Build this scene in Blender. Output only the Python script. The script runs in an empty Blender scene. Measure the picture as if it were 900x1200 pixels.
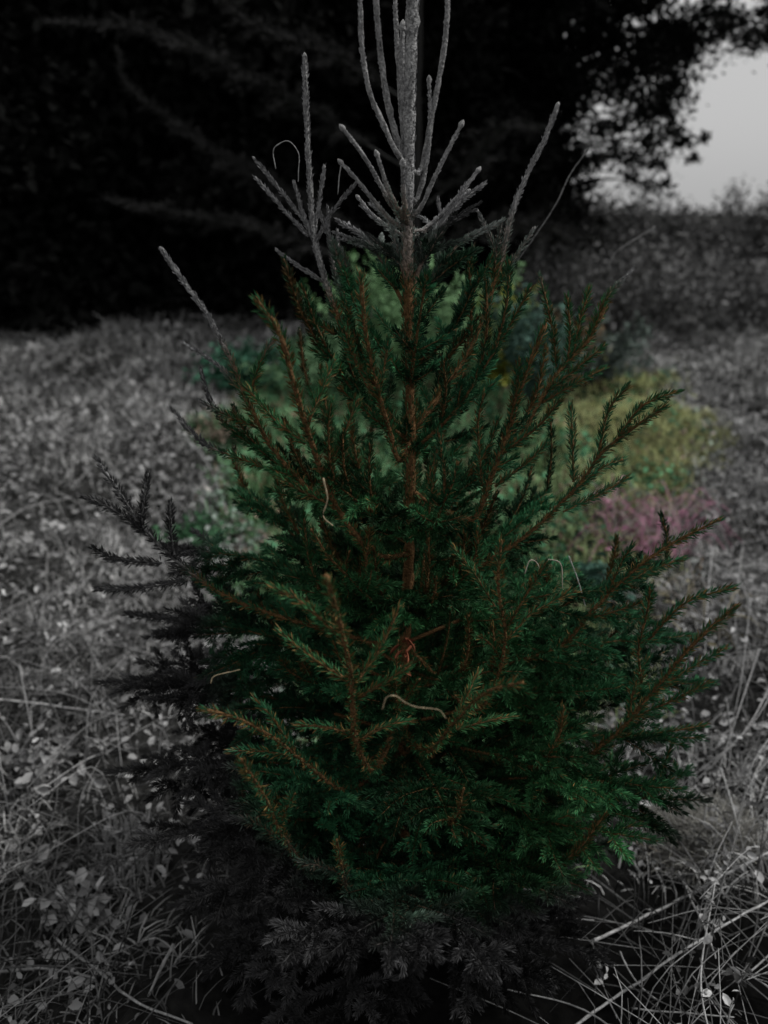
import bpy, math, random
import numpy as np

SEED = 11
rng = np.random.default_rng(SEED)
random.seed(SEED)
scene = bpy.context.scene
COL = scene.collection
V = lambda *a: np.array(a, dtype=float)

# ------------------------------------------------------------------ camera geometry
CAM = V(0.0, -1.5, 1.55)
PITCH = math.radians(20)
FPX = 965.0
FWD = V(0, math.cos(PITCH), -math.sin(PITCH))
UP = V(0, math.sin(PITCH), math.cos(PITCH))


def P(px, py, Y):
    """real place of a thing seen at (px, py) and standing at distance y = Y"""
    d = FWD + UP * ((600 - py) / FPX) + V(1, 0, 0) * ((px - 450) / FPX)
    return CAM + d * ((Y - CAM[1]) / d[1])


# ------------------------------------------------------------------ terrain
_ph = rng.uniform(0, 6.28, (14, 2))


def sm(a, b, x):
    t = np.clip((x - a) / (b - a), 0, 1)
    return t * t * (3 - 2 * t)


def terrain(x, y):
    x = np.asarray(x, float)
    y = np.asarray(y, float)
    z = 0.62 * sm(0.2, 8.5, y) + 0.10 * sm(-0.6, -2.5, x) * sm(8, 3, y)
    near = sm(14, 7, np.hypot(x, y))
    n = 0
    for i, (f, a) in enumerate([(1.3, .045), (2.1, .035), (3.7, .028), (5.9, .022), (9.1, .016), (15, .010), (23, .006)]):
        th = i * 1.3
        u = x * math.cos(th) + y * math.sin(th)
        v = -x * math.sin(th) + y * math.cos(th)
        n = n + a * np.sin(f * u + _ph[i, 0] + 1.2 * np.sin(f * .6 * v)) * np.sin(f * 1.1 * v + _ph[i, 1] + 1.1 * np.sin(f * .5 * u))
    hollow = -0.10 * np.exp(-(((x - 0.04) / .7) ** 2 + ((y + .1) / .6) ** 2))
    return z + n * near * 1.6 + hollow


def G(px, py, h=0.0):
    """place on the ground (plus height h) seen at (px, py)"""
    d = FWD + UP * ((600 - py) / FPX) + V(1, 0, 0) * ((px - 450) / FPX)
    ts = np.linspace(.5, 14, 1500)
    p = CAM[None] + d[None] * ts[:, None]
    g = p[:, 2] - terrain(p[:, 0], p[:, 1]) - h
    k = np.argmax(g < 0)
    return p[k] if g[k] < 0 else p[-1]


# ------------------------------------------------------------------ mesh collector
class MB:
    def __init__(s):
        s.v, s.f, s.c, s.n = [], [], [], 0

    def add(s, v, tris, c):
        v = np.asarray(v, np.float32)
        if len(v) == 0:
            return
        c = np.asarray(c, np.float32)
        if c.ndim == 1:
            c = np.tile(c, (len(v), 1))
        s.v.append(v); s.c.append(c); s.f.append(np.asarray(tris, np.int64) + s.n); s.n += len(v)

    def build(s, name, mat, parent=None, smooth=False, origin=None):
        if s.n == 0:
            return None
        v = np.concatenate(s.v); f = np.concatenate(s.f); c = np.concatenate(s.c)
        if origin is None and parent is None:
            origin = V(float(v[:, 0].mean()), float(v[:, 1].mean()), float(v[:, 2].min()))
        loc = V(0, 0, 0) if origin is None else origin
        off = loc
        if parent is not None:
            off = V(*parent['_o']) if '_o' in parent else V(*parent.location)
            loc = V(0, 0, 0)
        v = v - off[None].astype(np.float32)
        me = bpy.data.meshes.new(name)
        me.vertices.add(len(v)); me.vertices.foreach_set('co', v.astype(np.float32).ravel())
        me.loops.add(len(f) * 3); me.loops.foreach_set('vertex_index', f.astype(np.int32).ravel())
        me.polygons.add(len(f)); me.polygons.foreach_set('loop_start', np.arange(0, len(f) * 3, 3, dtype=np.int32))
        if smooth:
            me.polygons.foreach_set('use_smooth', np.ones(len(f), bool))
        a = me.color_attributes.new('Col', 'FLOAT_COLOR', 'POINT')
        a.data.foreach_set('color', np.concatenate([c, np.ones((len(c), 1), np.float32)], 1).astype(np.float32).ravel())
        me.update(calc_edges=True)
        me.materials.append(mat)
        o = bpy.data.objects.new(name, me); COL.objects.link(o)
        o.location = loc
        if parent is not None:
            o.parent = parent
            o['_o'] = [float(q) for q in off]
        return o


def tag(o, label=None, cat=None, group=None, kind=None):
    if label: o['label'] = label
    if cat: o['category'] = cat
    if group: o['group'] = group
    if kind: o['kind'] = kind
    return o


def empty(name, loc, label, cat, group=None):
    o = bpy.data.objects.new(name, None); COL.objects.link(o)
    o.location = loc; o.empty_display_size = .1
    return tag(o, label, cat, group)


def resample(pts, step):
    pts = np.asarray(pts, float)
    # Catmull-Rom through the points
    if len(pts) > 2:
        ex = np.vstack([2 * pts[0] - pts[1], pts, 2 * pts[-1] - pts[-2]])
        out = []
        for i in range(1, len(ex) - 2):
            p0, p1, p2, p3 = ex[i - 1:i + 3]
            for t in np.linspace(0, 1, 7)[:-1]:
                out.append(.5 * ((2 * p1) + (-p0 + p2) * t + (2 * p0 - 5 * p1 + 4 * p2 - p3) * t * t + (-p0 + 3 * p1 - 3 * p2 + p3) * t ** 3))
        out.append(pts[-1]); pts = np.array(out)
    d = np.r_[0, np.cumsum(np.linalg.norm(np.diff(pts, axis=0), axis=1))]
    n = max(2, int(d[-1] / step) + 1)
    s = np.linspace(0, d[-1], n)
    return np.stack([np.interp(s, d, pts[:, k]) for k in range(3)], 1)


def norm(a):
    return a / (np.linalg.norm(a, axis=-1, keepdims=True) + 1e-9)


def tube(mb, pts, r0, r1, sides, c, bump=0.0, cap=True, cvar=0.15):
    pts = np.asarray(pts, float); n = len(pts)
    T = norm(np.gradient(pts, axis=0))
    ref = V(0, 0, 1) if abs(T[:, 2]).mean() < .9 else V(1, 0, 0)
    A = norm(np.cross(T, ref)); B = np.cross(T, A)
    r = np.linspace(r0, r1, n)[:, None] * (1 + bump * rng.standard_normal((n, sides)))
    th = np.linspace(0, 2 * math.pi, sides, endpoint=False)
    ring = pts[:, None] + r[..., None] * (np.cos(th)[None, :, None] * A[:, None] + np.sin(th)[None, :, None] * B[:, None])
    v = ring.reshape(-1, 3)
    i = np.arange(n - 1)[:, None] * sides; j = np.arange(sides)[None]; k = (j + 1) % sides
    a, b, cc, d = i + j, i + k, i + sides + k, i + sides + j
    f = np.concatenate([np.stack([a, b, cc], -1).reshape(-1, 3), np.stack([a, cc, d], -1).reshape(-1, 3)])
    if cap:
        v = np.vstack([v, pts[-1] + T[-1] * r1 * 1.2, pts[0]])
        e = (n - 1) * sides; j = np.arange(sides); k = (j + 1) % sides
        f = np.vstack([f, np.stack([e + j, e + k, np.full(sides, n * sides)], 1), np.stack([k, j, np.full(sides, n * sides + 1)], 1)])
    c = bark_cols(v) if c is None else np.tile(np.asarray(c, float), (len(v), 1))
    cols = c * (1 + cvar * rng.standard_normal((len(v), 1)))
    mb.add(v, f, np.clip(cols, 0.002, 1))


def needles(mb, pts, dens, length, ang, r, colf, width=.0023, topbias=.5, a_jit=.22):
    pts = np.asarray(pts, float)
    d = np.r_[0, np.cumsum(np.linalg.norm(np.diff(pts, axis=0), axis=1))]
    n = int(d[-1] * dens)
    if n < 2:
        return
    s = rng.uniform(0, d[-1], n)
    p = np.stack([np.interp(s, d, pts[:, k]) for k in range(3)], 1)
    idx = np.clip(np.searchsorted(d, s) - 1, 0, len(pts) - 2)
    T = norm(pts[idx + 1] - pts[idx])
    rad = rng.standard_normal((n, 3)); rad[:, 2] += topbias
    rad = norm(rad - (rad * T).sum(1, keepdims=True) * T)
    a = ang + a_jit * rng.standard_normal(n)
    tight = sm(1.0, 1.3, p[:, 2]) * (1 - vivid(p)[:, 0]) * (length < .03)
    a = a * (1 - .45 * tight)
    a = a * np.clip((d[-1] - s) / .02, .35, 1)
    D = T * np.cos(a)[:, None] + rad * np.sin(a)[:, None]
    L = (length * rng.uniform(.7, 1.15, n) * (1 - .45 * tight))[:, None]
    base = p + rad * r
    W = norm(np.cross(D, rng.standard_normal((n, 3)))) * (width * .5)
    mid = base + D * L * .55 + rad * L * .02
    tip = base + D * L
    v = np.stack([base, mid - W, mid + W, tip], 1).reshape(-1, 3)
    q = np.arange(n)[:, None] * 4
    f = np.concatenate([q + [[0, 1, 2]], q + [[1, 3, 2]]])
    c = colf(p, n)
    c = np.repeat(c, 4, 0)
    mb.add(v, f, c)


# ------------------------------------------------------------------ materials
def mat_attr(name, rough=.7, spec=.25, noise=0.0, nscale=60, trans=0.0, bump=0.0):
    m = bpy.data.materials.new(name); m.use_nodes = True
    nt = m.node_tree; N = nt.nodes; L = nt.links
    b = N['Principled BSDF']
    b.inputs['Roughness'].default_value = rough
    b.inputs['Specular IOR Level'].default_value = spec
    a = N.new('ShaderNodeAttribute'); a.attribute_name = 'Col'
    out = a.outputs['Color']
    if noise > 0 or bump > 0:
        tc = N.new('ShaderNodeTexCoord'); nz = N.new('ShaderNodeTexNoise')
        nz.inputs['Scale'].default_value = nscale; nz.inputs['Detail'].default_value = 5
        L.new(tc.outputs['Object'], nz.inputs['Vector'])
        if noise > 0:
            mr = N.new('ShaderNodeMapRange'); mr.inputs['From Min'].default_value = .3; mr.inputs['From Max'].default_value = .7
            mr.inputs['To Min'].default_value = 1 - noise; mr.inputs['To Max'].default_value = 1 + noise
            L.new(nz.outputs['Fac'], mr.inputs['Value'])
            mx = N.new('ShaderNodeMix'); mx.data_type = 'RGBA'; mx.blend_type = 'MULTIPLY'; mx.inputs['Factor'].default_value = 1
            L.new(out, mx.inputs['A']); L.new(mr.outputs['Result'], mx.inputs['B']); out = mx.outputs['Result']
        if bump > 0:
            bp = N.new('ShaderNodeBump'); bp.inputs['Strength'].default_value = bump; bp.inputs['Distance'].default_value = .01
            L.new(nz.outputs['Fac'], bp.inputs['Height']); L.new(bp.outputs['Normal'], b.inputs['Normal'])
    L.new(out, b.inputs['Base Color'])
    return m


M_NEEDLE = mat_attr('spruce_needles', .6, .12)
M_BARK = mat_attr('spruce_bark', .85, .15, .45, 220, bump=.7)
M_GRASS = mat_attr('dry_grass', .9, .03)
M_LEAF = mat_attr('leaves', .7, .10)
M_DARK = mat_attr('dark_forest_foliage', .95, .05)
M_STALK = mat_attr('dead_stalk', .75, .15, .3, 150)
M_SOIL = mat_attr('soil', .95, .05, .6, 30, bump=.8)

# ------------------------------------------------------------------ own colours of the plants
GREEN = V(.014, .068, .026)
GREEN2 = V(.040, .116, .042)
TEAL = V(.012, .076, .050)
BROWNN = V(.125, .080, .028)
GREYN = V(.036, .036, .037)
GREYB = V(.30, .30, .30)
BROWNB = V(.150, .082, .036)


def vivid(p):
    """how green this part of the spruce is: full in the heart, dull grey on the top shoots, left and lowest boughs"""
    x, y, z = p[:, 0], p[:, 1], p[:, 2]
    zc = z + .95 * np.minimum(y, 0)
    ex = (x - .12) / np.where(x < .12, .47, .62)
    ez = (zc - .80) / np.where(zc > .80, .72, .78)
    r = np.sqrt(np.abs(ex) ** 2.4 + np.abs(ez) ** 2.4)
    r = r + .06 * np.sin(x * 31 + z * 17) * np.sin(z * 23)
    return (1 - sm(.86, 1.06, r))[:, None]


def needle_col(tip_brown=0.0, lift=1.0):
    def f(p, n):
        k = rng.uniform(0, 1, (n, 1))
        hue = .5 + .5 * np.sin(p[:, :1] * 7 + p[:, 2:3] * 5)
        c = GREEN * (1 - k) + GREEN2 * k
        c = c * (1 - .35 * hue) + TEAL * .35 * hue
        b = (rng.uniform(0, 1, (n, 1)) < tip_brown)
        c = np.where(b, BROWNN * rng.uniform(.6, 1.3, (n, 1)), c)
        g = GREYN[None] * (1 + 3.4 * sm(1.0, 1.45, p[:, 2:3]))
        v = vivid(p)
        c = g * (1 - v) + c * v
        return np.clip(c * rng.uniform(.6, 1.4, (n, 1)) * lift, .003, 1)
    return f


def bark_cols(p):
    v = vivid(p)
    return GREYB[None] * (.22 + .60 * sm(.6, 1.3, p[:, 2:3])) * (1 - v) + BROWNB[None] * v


def bark_col(p):
    v = float(vivid(np.asarray(p)[None])[0, 0])
    return GREYB * .75 * (1 - v) + BROWNB * v


# ------------------------------------------------------------------ the spruce
TX = .045
T0 = V(TX, 0, float(terrain(TX, 0)) - .03)
spruce = empty('spruce_tree', T0, 'young bushy spruce with bright green heart, grey top shoots and grey lower left boughs', 'tree')

tr = MB()
tp = resample([T0, V(TX - .008, .0, .5), V(TX + .006, -.01, 1.0), P(478, 308, -.01), P(478, 255, -.01), P(480, 120, -.01), P(484, -10, -.01), P(486, -110, -.0)], .012)
zz = tp[:, 2]
# radius profile through a tube per section keeps the taper natural
sides = 12
T_ = norm(np.gradient(tp, axis=0)); A_ = norm(np.cross(T_, V(0, 1, 0))); B_ = np.cross(T_, A_)
rr = np.interp(zz, [0, .5, 1.0, 1.3, 1.56, 1.7, 2.1], [.020, .0145, .0095, .0082, .0086, .0104, .0085])
rr = rr * (1 + .10 * rng.standard_normal(len(tp)).clip(-1, 1.6))
th = np.linspace(0, 2 * math.pi, sides, endpoint=False)
ring = tp[:, None] + (rr[:, None] * (1 + .06 * rng.standard_normal((len(tp), sides))))[..., None] * (np.cos(th)[None, :, None] * A_[:, None] + np.sin(th)[None, :, None] * B_[:, None])
i_ = np.arange(len(tp) - 1)[:, None] * sides; j_ = np.arange(sides)[None]; k_ = (j_ + 1) % sides
f_ = np.concatenate([np.stack([i_ + j_, i_ + k_, i_ + sides + k_], -1).reshape(-1, 3), np.stack([i_ + j_, i_ + sides + k_, i_ + sides + j_], -1).reshape(-1, 3)])
vv = vivid(tp)
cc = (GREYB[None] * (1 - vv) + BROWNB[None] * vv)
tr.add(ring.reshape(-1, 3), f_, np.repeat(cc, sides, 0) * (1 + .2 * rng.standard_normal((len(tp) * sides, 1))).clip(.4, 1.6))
trunk = tr.build('trunk', M_BARK, spruce, smooth=True)
nd = MB()
sel = tp[zz > 1.0]
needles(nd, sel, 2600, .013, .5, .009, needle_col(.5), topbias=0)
nd.build('needles', M_NEEDLE, trunk)


def bud(mb, p, t, r, c):
    t = norm(t)
    a = norm(np.cross(t, V(.3, 1, .2))); b = np.cross(t, a)
    n = 6; v = []
    for s, q in ((-.6, .7), (.3, 1.0), (1.2, .65)):
        for k in range(n):
            w = k / n * 6.283
            v.append(p + t * r * s + (a * math.cos(w) + b * math.sin(w)) * r * q)
    v.append(p + t * r * 1.9)
    f = []
    for L in range(2):
        for k in range(n):
            k2 = (k + 1) % n
            f += [(L * n + k, L * n + k2, (L + 1) * n + k2), (L * n + k, (L + 1) * n + k2, (L + 1) * n + k)]
    for k in range(n):
        f.append((2 * n + k, 2 * n + (k + 1) % n, 3 * n))
    mb.add(np.array(v), f, c)


def shoot(wood, ndl, pts, r0, r1, dens=1500, nl=.013, ang=.5, brown=.3, topbias=.1, step=.012, budr=None, lift=1.0):
    """one stem, base first, tip last"""
    pts = resample(pts, step)
    sides = 7 if r0 > .003 else 4
    # split the stem so its own colour can change along it
    m = len(pts)
    cut = max(2, m // 4)
    n = len(pts)
    c = bark_col(pts[n // 2])
    tube(wood, pts, r0, r1, sides, None, bump=.18, cvar=.25)
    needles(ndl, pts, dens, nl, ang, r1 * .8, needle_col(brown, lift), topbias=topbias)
    if budr:
        bud(wood, pts[-1], pts[-1] - pts[-2], budr, np.clip(bark_col(pts[-1]) * 1.35, 0, 1))


def rotz(v, a):
    c, s = math.cos(a), math.sin(a)
    return V(v[0] * c - v[1] * s, v[0] * s + v[1] * c, v[2])


def spray(wood, ndl, spine, lt, gap=.064, r=.0034, dens=3000, nl=.0160, start=.25, droop=.25, brown=.03, width=.0021, sub=True, prof=None, lift=1.0, cstem=None):
    """a spruce bough: spine with pairs of side twigs that carry smaller ones"""
    sp = resample(spine, .015)
    L = len(sp); total = np.linalg.norm(np.diff(sp, axis=0), axis=1).sum()
    tube(wood, sp, r, r * .35, 6, cstem, bump=.08)
    s0 = int(L * start)
    nc = needle_col(brown, lift)
    needles(ndl, sp[s0:], dens * 1.1, nl, .75, r * .5, nc, width)
    s = start * total
    side = 1
    while s < total - .01:
        u = s / total
        k = min(L - 2, int(u * (L - 1)))
        t = norm(sp[k + 1] - sp[k])
        h = norm(np.cross(t, V(0, 0, 1)))
        for sd in (1, -1):
            if random.random() < .10:
                continue
            lf = lt * (math.sin(math.pi * min(1, (u * .85 + .18))) ** .8) * random.uniform(.7, 1.2)
            lf = min(lf, (total - s) * 1.1 + .035)
            a = random.uniform(.65, .95)
            d = norm(t * math.cos(a) + h * sd * math.sin(a) + V(0, 0, random.uniform(-.25, .5)))
            p0 = sp[k]
            p1 = p0 + d * lf * .55 + V(0, 0, -droop * lf * .12)
            d2 = norm(d + t * .25)
            p2 = p1 + d2 * lf * .45 + V(0, 0, -droop * lf * .35 + random.uniform(-.05, .12) * lf)
            tw = resample([p0, p1, p2], .012)
            tube(wood, tw, r * .42, r * .22, 4, cstem, cap=False)
            nc = needle_col(brown, lift * random.choice((.4, .6, .9, 1.4, 2.0)))
            needles(ndl, tw, dens, nl, .85, r * .2, nc, width)
            if sub and lf > .07:
                q = .03
                while q < lf - .02:
                    kk = min(len(tw) - 2, int(q / lf * (len(tw) - 1)))
                    tt = norm(tw[kk + 1] - tw[kk]); hh = norm(np.cross(tt, V(0, 0, 1)))
                    for s2 in (1, -1):
                        if random.random() < .25:
                            continue
                        l2 = min(.075 * nl / .0135, (lf - q) * .9) * random.uniform(.7, 1.2)
                        a2 = random.uniform(.6, .9)
                        dd = norm(tt * math.cos(a2) + hh * s2 * math.sin(a2) + V(0, 0, random.uniform(-.35, .45)))
                        t2 = np.array([tw[kk], tw[kk] + dd * l2 * .5, tw[kk] + dd * l2 + V(0, 0, -.1 * l2)])
                        needles(ndl, t2, dens, nl, .85, .0008, nc, width)
                    q += .050 * nl / .0135
        s += gap * random.uniform(.8, 1.2)


def branch_obj(wood, ndl, label=None):
    b = wood.build('branch', M_BARK, spruce, smooth=True)
    if label:
        b['label'] = label
    ndl.build('needles', M_NEEDLE, b)
    return b


def trunk_at(z):
    return V(np.interp(z, tp[:, 2], tp[:, 0]), np.interp(z, tp[:, 2], tp[:, 1]), z)


# --- top whorl: shoots that leave the leader (tip first in the lists)
TOPS = [
    (-.02, 1.66, [(439, -30), (444, 44), (453, 115), (467, 170), (475, 205)], .0062),
    (-.05, 1.66, [(421, -30), (424, 53), (433, 107), (453, 155), (472, 190)], .0050),
    (.03, 1.64, [(526, -30), (522, 44), (515, 90), (505, 142), (493, 200)], .0056),
    (.04, 1.62, [(472, 33), (471, 80), (474, 160), (477, 205)], .0062),
    (.06, 1.60, [(461, -40), (464, 30), (469, 110), (474, 180)], .0048),
    (.02, 1.60, [(503, 95), (504, 140), (500, 190), (488, 235)], .0045),
    (-.03, 1.56, [(540, 147), (513, 200), (492, 245)], .0045),
    (-.05, 1.55, [(402, 151), (429, 187), (462, 245)], .0045),
    (-.06, 1.55, [(442, 182), (455, 222), (470, 252)], .0045),
    (-.07, 1.55, [(472, 193), (473, 225), (475, 252)], .0052),
    (-.02, 1.54, [(400, 191), (420, 213), (455, 255)], .0042),
    (.06, 1.54, [(560, 200), (531, 238), (498, 268)], .0042),
    (.10, 1.53, [(548, 225), (522, 250), (492, 275)], .0040),
    (.10, 1.53, [(420, 232), (440, 255), (470, 275)], .0040),
]
for Y, z, pl, r in TOPS:
    w, n_ = MB(), MB()
    pts = [trunk_at(z - .02)] + [P(x, y, Y * (.35 + .65 * (len(pl) - k) / len(pl))) for k, (x, y) in list(enumerate(pl))[::-1]]
    shoot(w, n_, pts, r * .92, r * .66, dens=2300, nl=.0110, ang=.42, brown=.3, budr=r * 1.15, lift=1.9)
    branch_obj(w, n_, 'grey upright shoot at the top of the tree')

# --- upturned branches seen one by one: depth, height on the trunk, main stem (tip first), side shoots (tip first)
H = [
    (.10, 1.12, [(357, 67), (359, 129), (362, 195), (367, 270), (377, 315), (395, 370), (420, 430)],
     [[(300, 209), (331, 244), (362, 277)], [(298, 186), (330, 225), (364, 268)], [(380, 196), (374, 235), (368, 277)], [(418, 213), (388, 250), (370, 285)],
      [(345, 215), (355, 250), (366, 280)], [(325, 294), (350, 312), (378, 330)], [(401, 294), (412, 345), (405, 400)], [(350, 348), (368, 375), (392, 392)]], .0058, 'tall grey side leader left of the trunk'),
    (.16, 1.16, [(653, 124), (638, 164), (618, 204), (602, 244), (588, 300), (570, 360), (545, 420)],
     [[(560, 248), (575, 280), (587, 310)], [(626, 268), (605, 300), (583, 335)], [(589, 259), (583, 285), (578, 325)], [(549, 308), (551, 340), (553, 395)], [(620, 339), (589, 395), (560, 425)]], .0055, 'tall side leader with grey tip right of the trunk'),
    (-.05, .98, [(190, 293), (215, 330), (245, 372), (272, 425), (292, 475), (330, 540), (400, 600)],
     [[(217, 403), (252, 425), (280, 455)], [(321, 397), (305, 425), (290, 470)], [(235, 470), (262, 485), (300, 500)], [(200, 478), (240, 520), (310, 548)]], .0052, 'grey tipped branch reaching up to the left'),
    (-.28, .92, [(301, 352), (328, 392), (341, 437), (356, 490), (378, 556), (398, 600), (440, 650)],
     [[(392, 423), (378, 455), (362, 495)], [(290, 455), (320, 490), (358, 520)], [(420, 470), (398, 520), (380, 560)], [(330, 560), (352, 575), (385, 590)]], .0058, 'rust brown branch rising left of the trunk'),
    (-.15, 1.15, [(423, 321), (426, 366), (432, 410), (441, 450), (455, 500), (468, 540)],
     [[(404, 385), (415, 420), (438, 450)], [(455, 400), (450, 430), (444, 465)], [(398, 455), (420, 475), (450, 500)]], .0052, None),
    (-.10, 1.05, [(638, 383), (620, 428), (605, 470), (598, 500), (575, 560), (550, 610)],
     [[(609, 423), (604, 465), (595, 505)], [(567, 463), (560, 500), (565, 570)], [(655, 470), (630, 500), (590, 530)], [(640, 520), (620, 540), (580, 570)]], .0058, 'rust brown branch rising right of the trunk'),
    (.15, 1.00, [(709, 361), (687, 401), (655, 435), (630, 475), (600, 520)],
     [[(633, 325), (647, 383), (652, 430)], [(740, 317), (709, 352), (690, 395)], [(707, 406), (669, 437), (640, 460)], [(707, 432), (670, 452), (635, 472)], [(665, 350), (668, 390), (665, 425)], [(690, 340), (680, 375), (672, 415)]], .0058, None),
    (-.05, .80, [(778, 477), (740, 503), (704, 532), (685, 560), (655, 592), (600, 640)],
     [[(735, 454), (713, 481), (702, 530)], [(793, 459), (752, 476), (725, 512)], [(729, 539), (700, 552), (670, 580)], [(669, 477), (671, 517), (672, 565)], [(735, 560), (700, 580), (660, 600)]], .0052, 'dark feathery branch pointing out to the right'),
    (-.10, .62, [(842, 609), (776, 644), (735, 675), (690, 720), (640, 765)],
     [[(800, 655), (770, 665), (728, 685)], [(740, 640), (728, 660), (712, 695)], [(765, 700), (735, 712), (690, 725)]], .0052, None),
    (-.18, .50, [(862, 711), (811, 756), (767, 809), (713, 867), (640, 900)],
     [[(860, 689), (802, 707), (760, 750)], [(762, 690), (758, 720), (748, 760), (752, 800)], [(850, 760), (805, 785), (762, 815)], [(830, 800), (790, 820), (745, 840)], [(760, 770), (745, 800), (735, 850)], [(825, 850), (780, 858), (720, 865)]], .0058, 'thick brown tipped branch reaching out to the lower right'),
    (-.30, .72, [(587, 636), (584, 689), (592, 745), (580, 800), (550, 830)],
     [[(673, 693), (625, 718), (595, 748)], [(530, 640), (558, 675), (588, 725)], [(640, 660), (615, 700), (592, 740)], [(560, 745), (575, 755), (588, 775)]], .0050, None),
    (-.55, .55, [(383, 678), (391, 705), (399, 733), (412, 796), (417, 867), (440, 900)],
     [[(328, 740), (363, 769), (411, 800)], [(317, 687), (354, 707), (398, 745)], [(468, 713), (443, 764), (416, 800)], [(479, 782), (450, 800), (416, 820)], [(350, 850), (380, 852), (416, 862)],
      [(480, 845), (450, 852), (418, 868)]], .0068, 'orange brown upright shoot with four side shoots at the front'),
    (-.45, .45, [(239, 831), (283, 844), (328, 870), (365, 900), (410, 925)],
     [[(300, 820), (318, 840), (345, 880)], [(270, 880), (300, 880), (340, 885)]], .0050, None),
    (-.50, .30, [(283, 891), (310, 933), (337, 987), (380, 1020)],
     [[(345, 930), (335, 950), (325, 975)], [(270, 960), (300, 965), (330, 985)]], .0046, None),
    (-.50, .50, [(610, 800), (567, 813), (530, 850), (500, 880)],
     [[(560, 790), (550, 810), (535, 845)], [(600, 840), (570, 845), (535, 855)]], .0050, None),
    (-.15, .70, [(113, 537), (140, 577), (163, 612), (210, 660), (290, 710)],
     [[(173, 557), (168, 590), (166, 620)], [(100, 583), (135, 598), (170, 625)], [(110, 643), (135, 655), (190, 660)], [(200, 590), (200, 620), (205, 655)], [(115, 690), (160, 690), (220, 680)]], .0050, 'dull grey branch on the left edge of the tree'),
    (-.40, .30, [(395, 985), (402, 1020), (418, 1080), (440, 1090)], [[(350, 1010), (375, 1015), (403, 1025)]], .0042, None),
]
for Y, z, pl, sides_, r, lab in H:
    w, n_ = MB(), MB()
    base = trunk_at(z)
    m = len(pl)
    dep = [Y * (1 - .55 * (k / (m - 1)) ** 1.6) for k in range(m)]
    main = [P(x, y, dep[k]) for k, (x, y) in enumerate(pl)]
    pts = ([base] + main[::-1])
    shoot(w, n_, pts, r * .95, r * (.66 if pts[-1][2] > 1.3 else .48), dens=2100, nl=.0165, ang=.68, brown=.36, topbias=.0, budr=r * .75, lift=1.25)
    for sd in sides_:
        off = random.uniform(-.05, .05)
        # side shoots start on the main stem
        bx, by = sd[-1]
        kk = int(np.argmin([abs(bx - x) + abs(by - y) for x, y in pl]))
        yb = np.interp(by, [q[1] for q in pl], dep) if pl[0][1] < pl[-1][1] else dep[kk]
        q = [P(x, y, yb + off * (len(sd) - 1 - j) / (len(sd) - 1)) for j, (x, y) in enumerate(sd)]
        shoot(w, n_, q[::-1], r * .45, r * .32, dens=2600, nl=.0165, ang=.66, brown=.24, topbias=.2, budr=r * .5, lift=1.25)
    branch_obj(w, n_, lab)

# --- green boughs all round the trunk, whorl by whorl
BO = []
whorls = [(1.26, 4, .15, 1.05), (1.12, 4, .22, .95), (.97, 6, .37, .70), (.83, 8, .46, .45), (.65, 7, .56, .30),
          (.49, 7, .62, .18), (.33, 7, .64, .08), (.16, 9, .62, -.06)]
for wi, (z, n, L, el) in enumerate(whorls):
    for k in range(n):
        az = (k + .5 * (wi % 2)) / n * 2 * math.pi + random.uniform(-.22, .22)
        d = V(math.cos(az), math.sin(az), 0)
        l = L * random.uniform(.82, 1.12)
        if d[1] < -.3:
            l *= (.84 if z > .9 else .52 if z > .6 else .76 if z > .2 else .92)
        if d[0] > .3 and .7 < z < 1.05:
            l *= .72
        if d[0] < -.5 and z < .7:
            l *= 1.02
        e = el + random.uniform(-.12, .12)
        p0 = trunk_at(z + random.uniform(-.03, .03))
        p1 = p0 + d * l * .5 + V(0, 0, math.tan(min(e, 1.1)) * l * .35)
        p2 = p0 + rotz(d, random.uniform(-.1, .1)) * l * .95 + V(0, 0, math.tan(min(e, 1.1)) * l * .75 + random.uniform(0, .06))
        w, n_ = MB(), MB()
        spray(w, n_, [p0, p1, p2], lt=(.08 + .26 * l) * (.7 if z > .9 else 1), r=.0042, lift=random.uniform(.7, 1.3), droop=.35 if z < .7 else .1, start=.08, brown=.03, sub=z < 1.05)
        if .3 < z < 1.2:
            # strong young shoots that stand up from the bough
            for f in ([.45, .75, 1.0] if z > .6 else [.8]):
                f = min(1, f + random.uniform(-.1, .1))
                b0 = p0 * (1 - f) ** 2 + 2 * f * (1 - f) * p1 + p2 * f * f if f < .98 else p2
                hh = random.uniform(.09, .17)
                dv = norm(V(0, 0, 1) + d * random.uniform(.1, .5) + rng.standard_normal(3) * .18)
                shoot(w, n_, [b0, b0 + dv * hh * .5 + d * .008, b0 + dv * hh], .0026, .0019, dens=2600, nl=.0150, ang=.62, brown=random.choice((.1, .3, .55)), budr=.0028, lift=random.uniform(.5, 1.1))
        branch_obj(w, n_)
        if z < 1.0 and l > .3 and random.random() < .6:
            # a fork of the bough, part of the same branch's height band
            w, n_ = MB(), MB()
            sg = random.choice((-1, 1))
            q0 = p0 * .55 + p1 * .45
            q1 = q0 + rotz(d, sg * .55) * l * .35 + V(0, 0, math.tan(min(e, 1.1)) * l * .2 + .02)
            q2 = q0 + rotz(d, sg * .65) * l * .62 + V(0, 0, math.tan(min(e, 1.1)) * l * .42 - .01)
            spray(w, n_, [q0, q1, q2], lt=.07 + .18 * l, r=.0035, droop=.5, start=.1, brown=.10)
            BO.append((w, n_))
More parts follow.
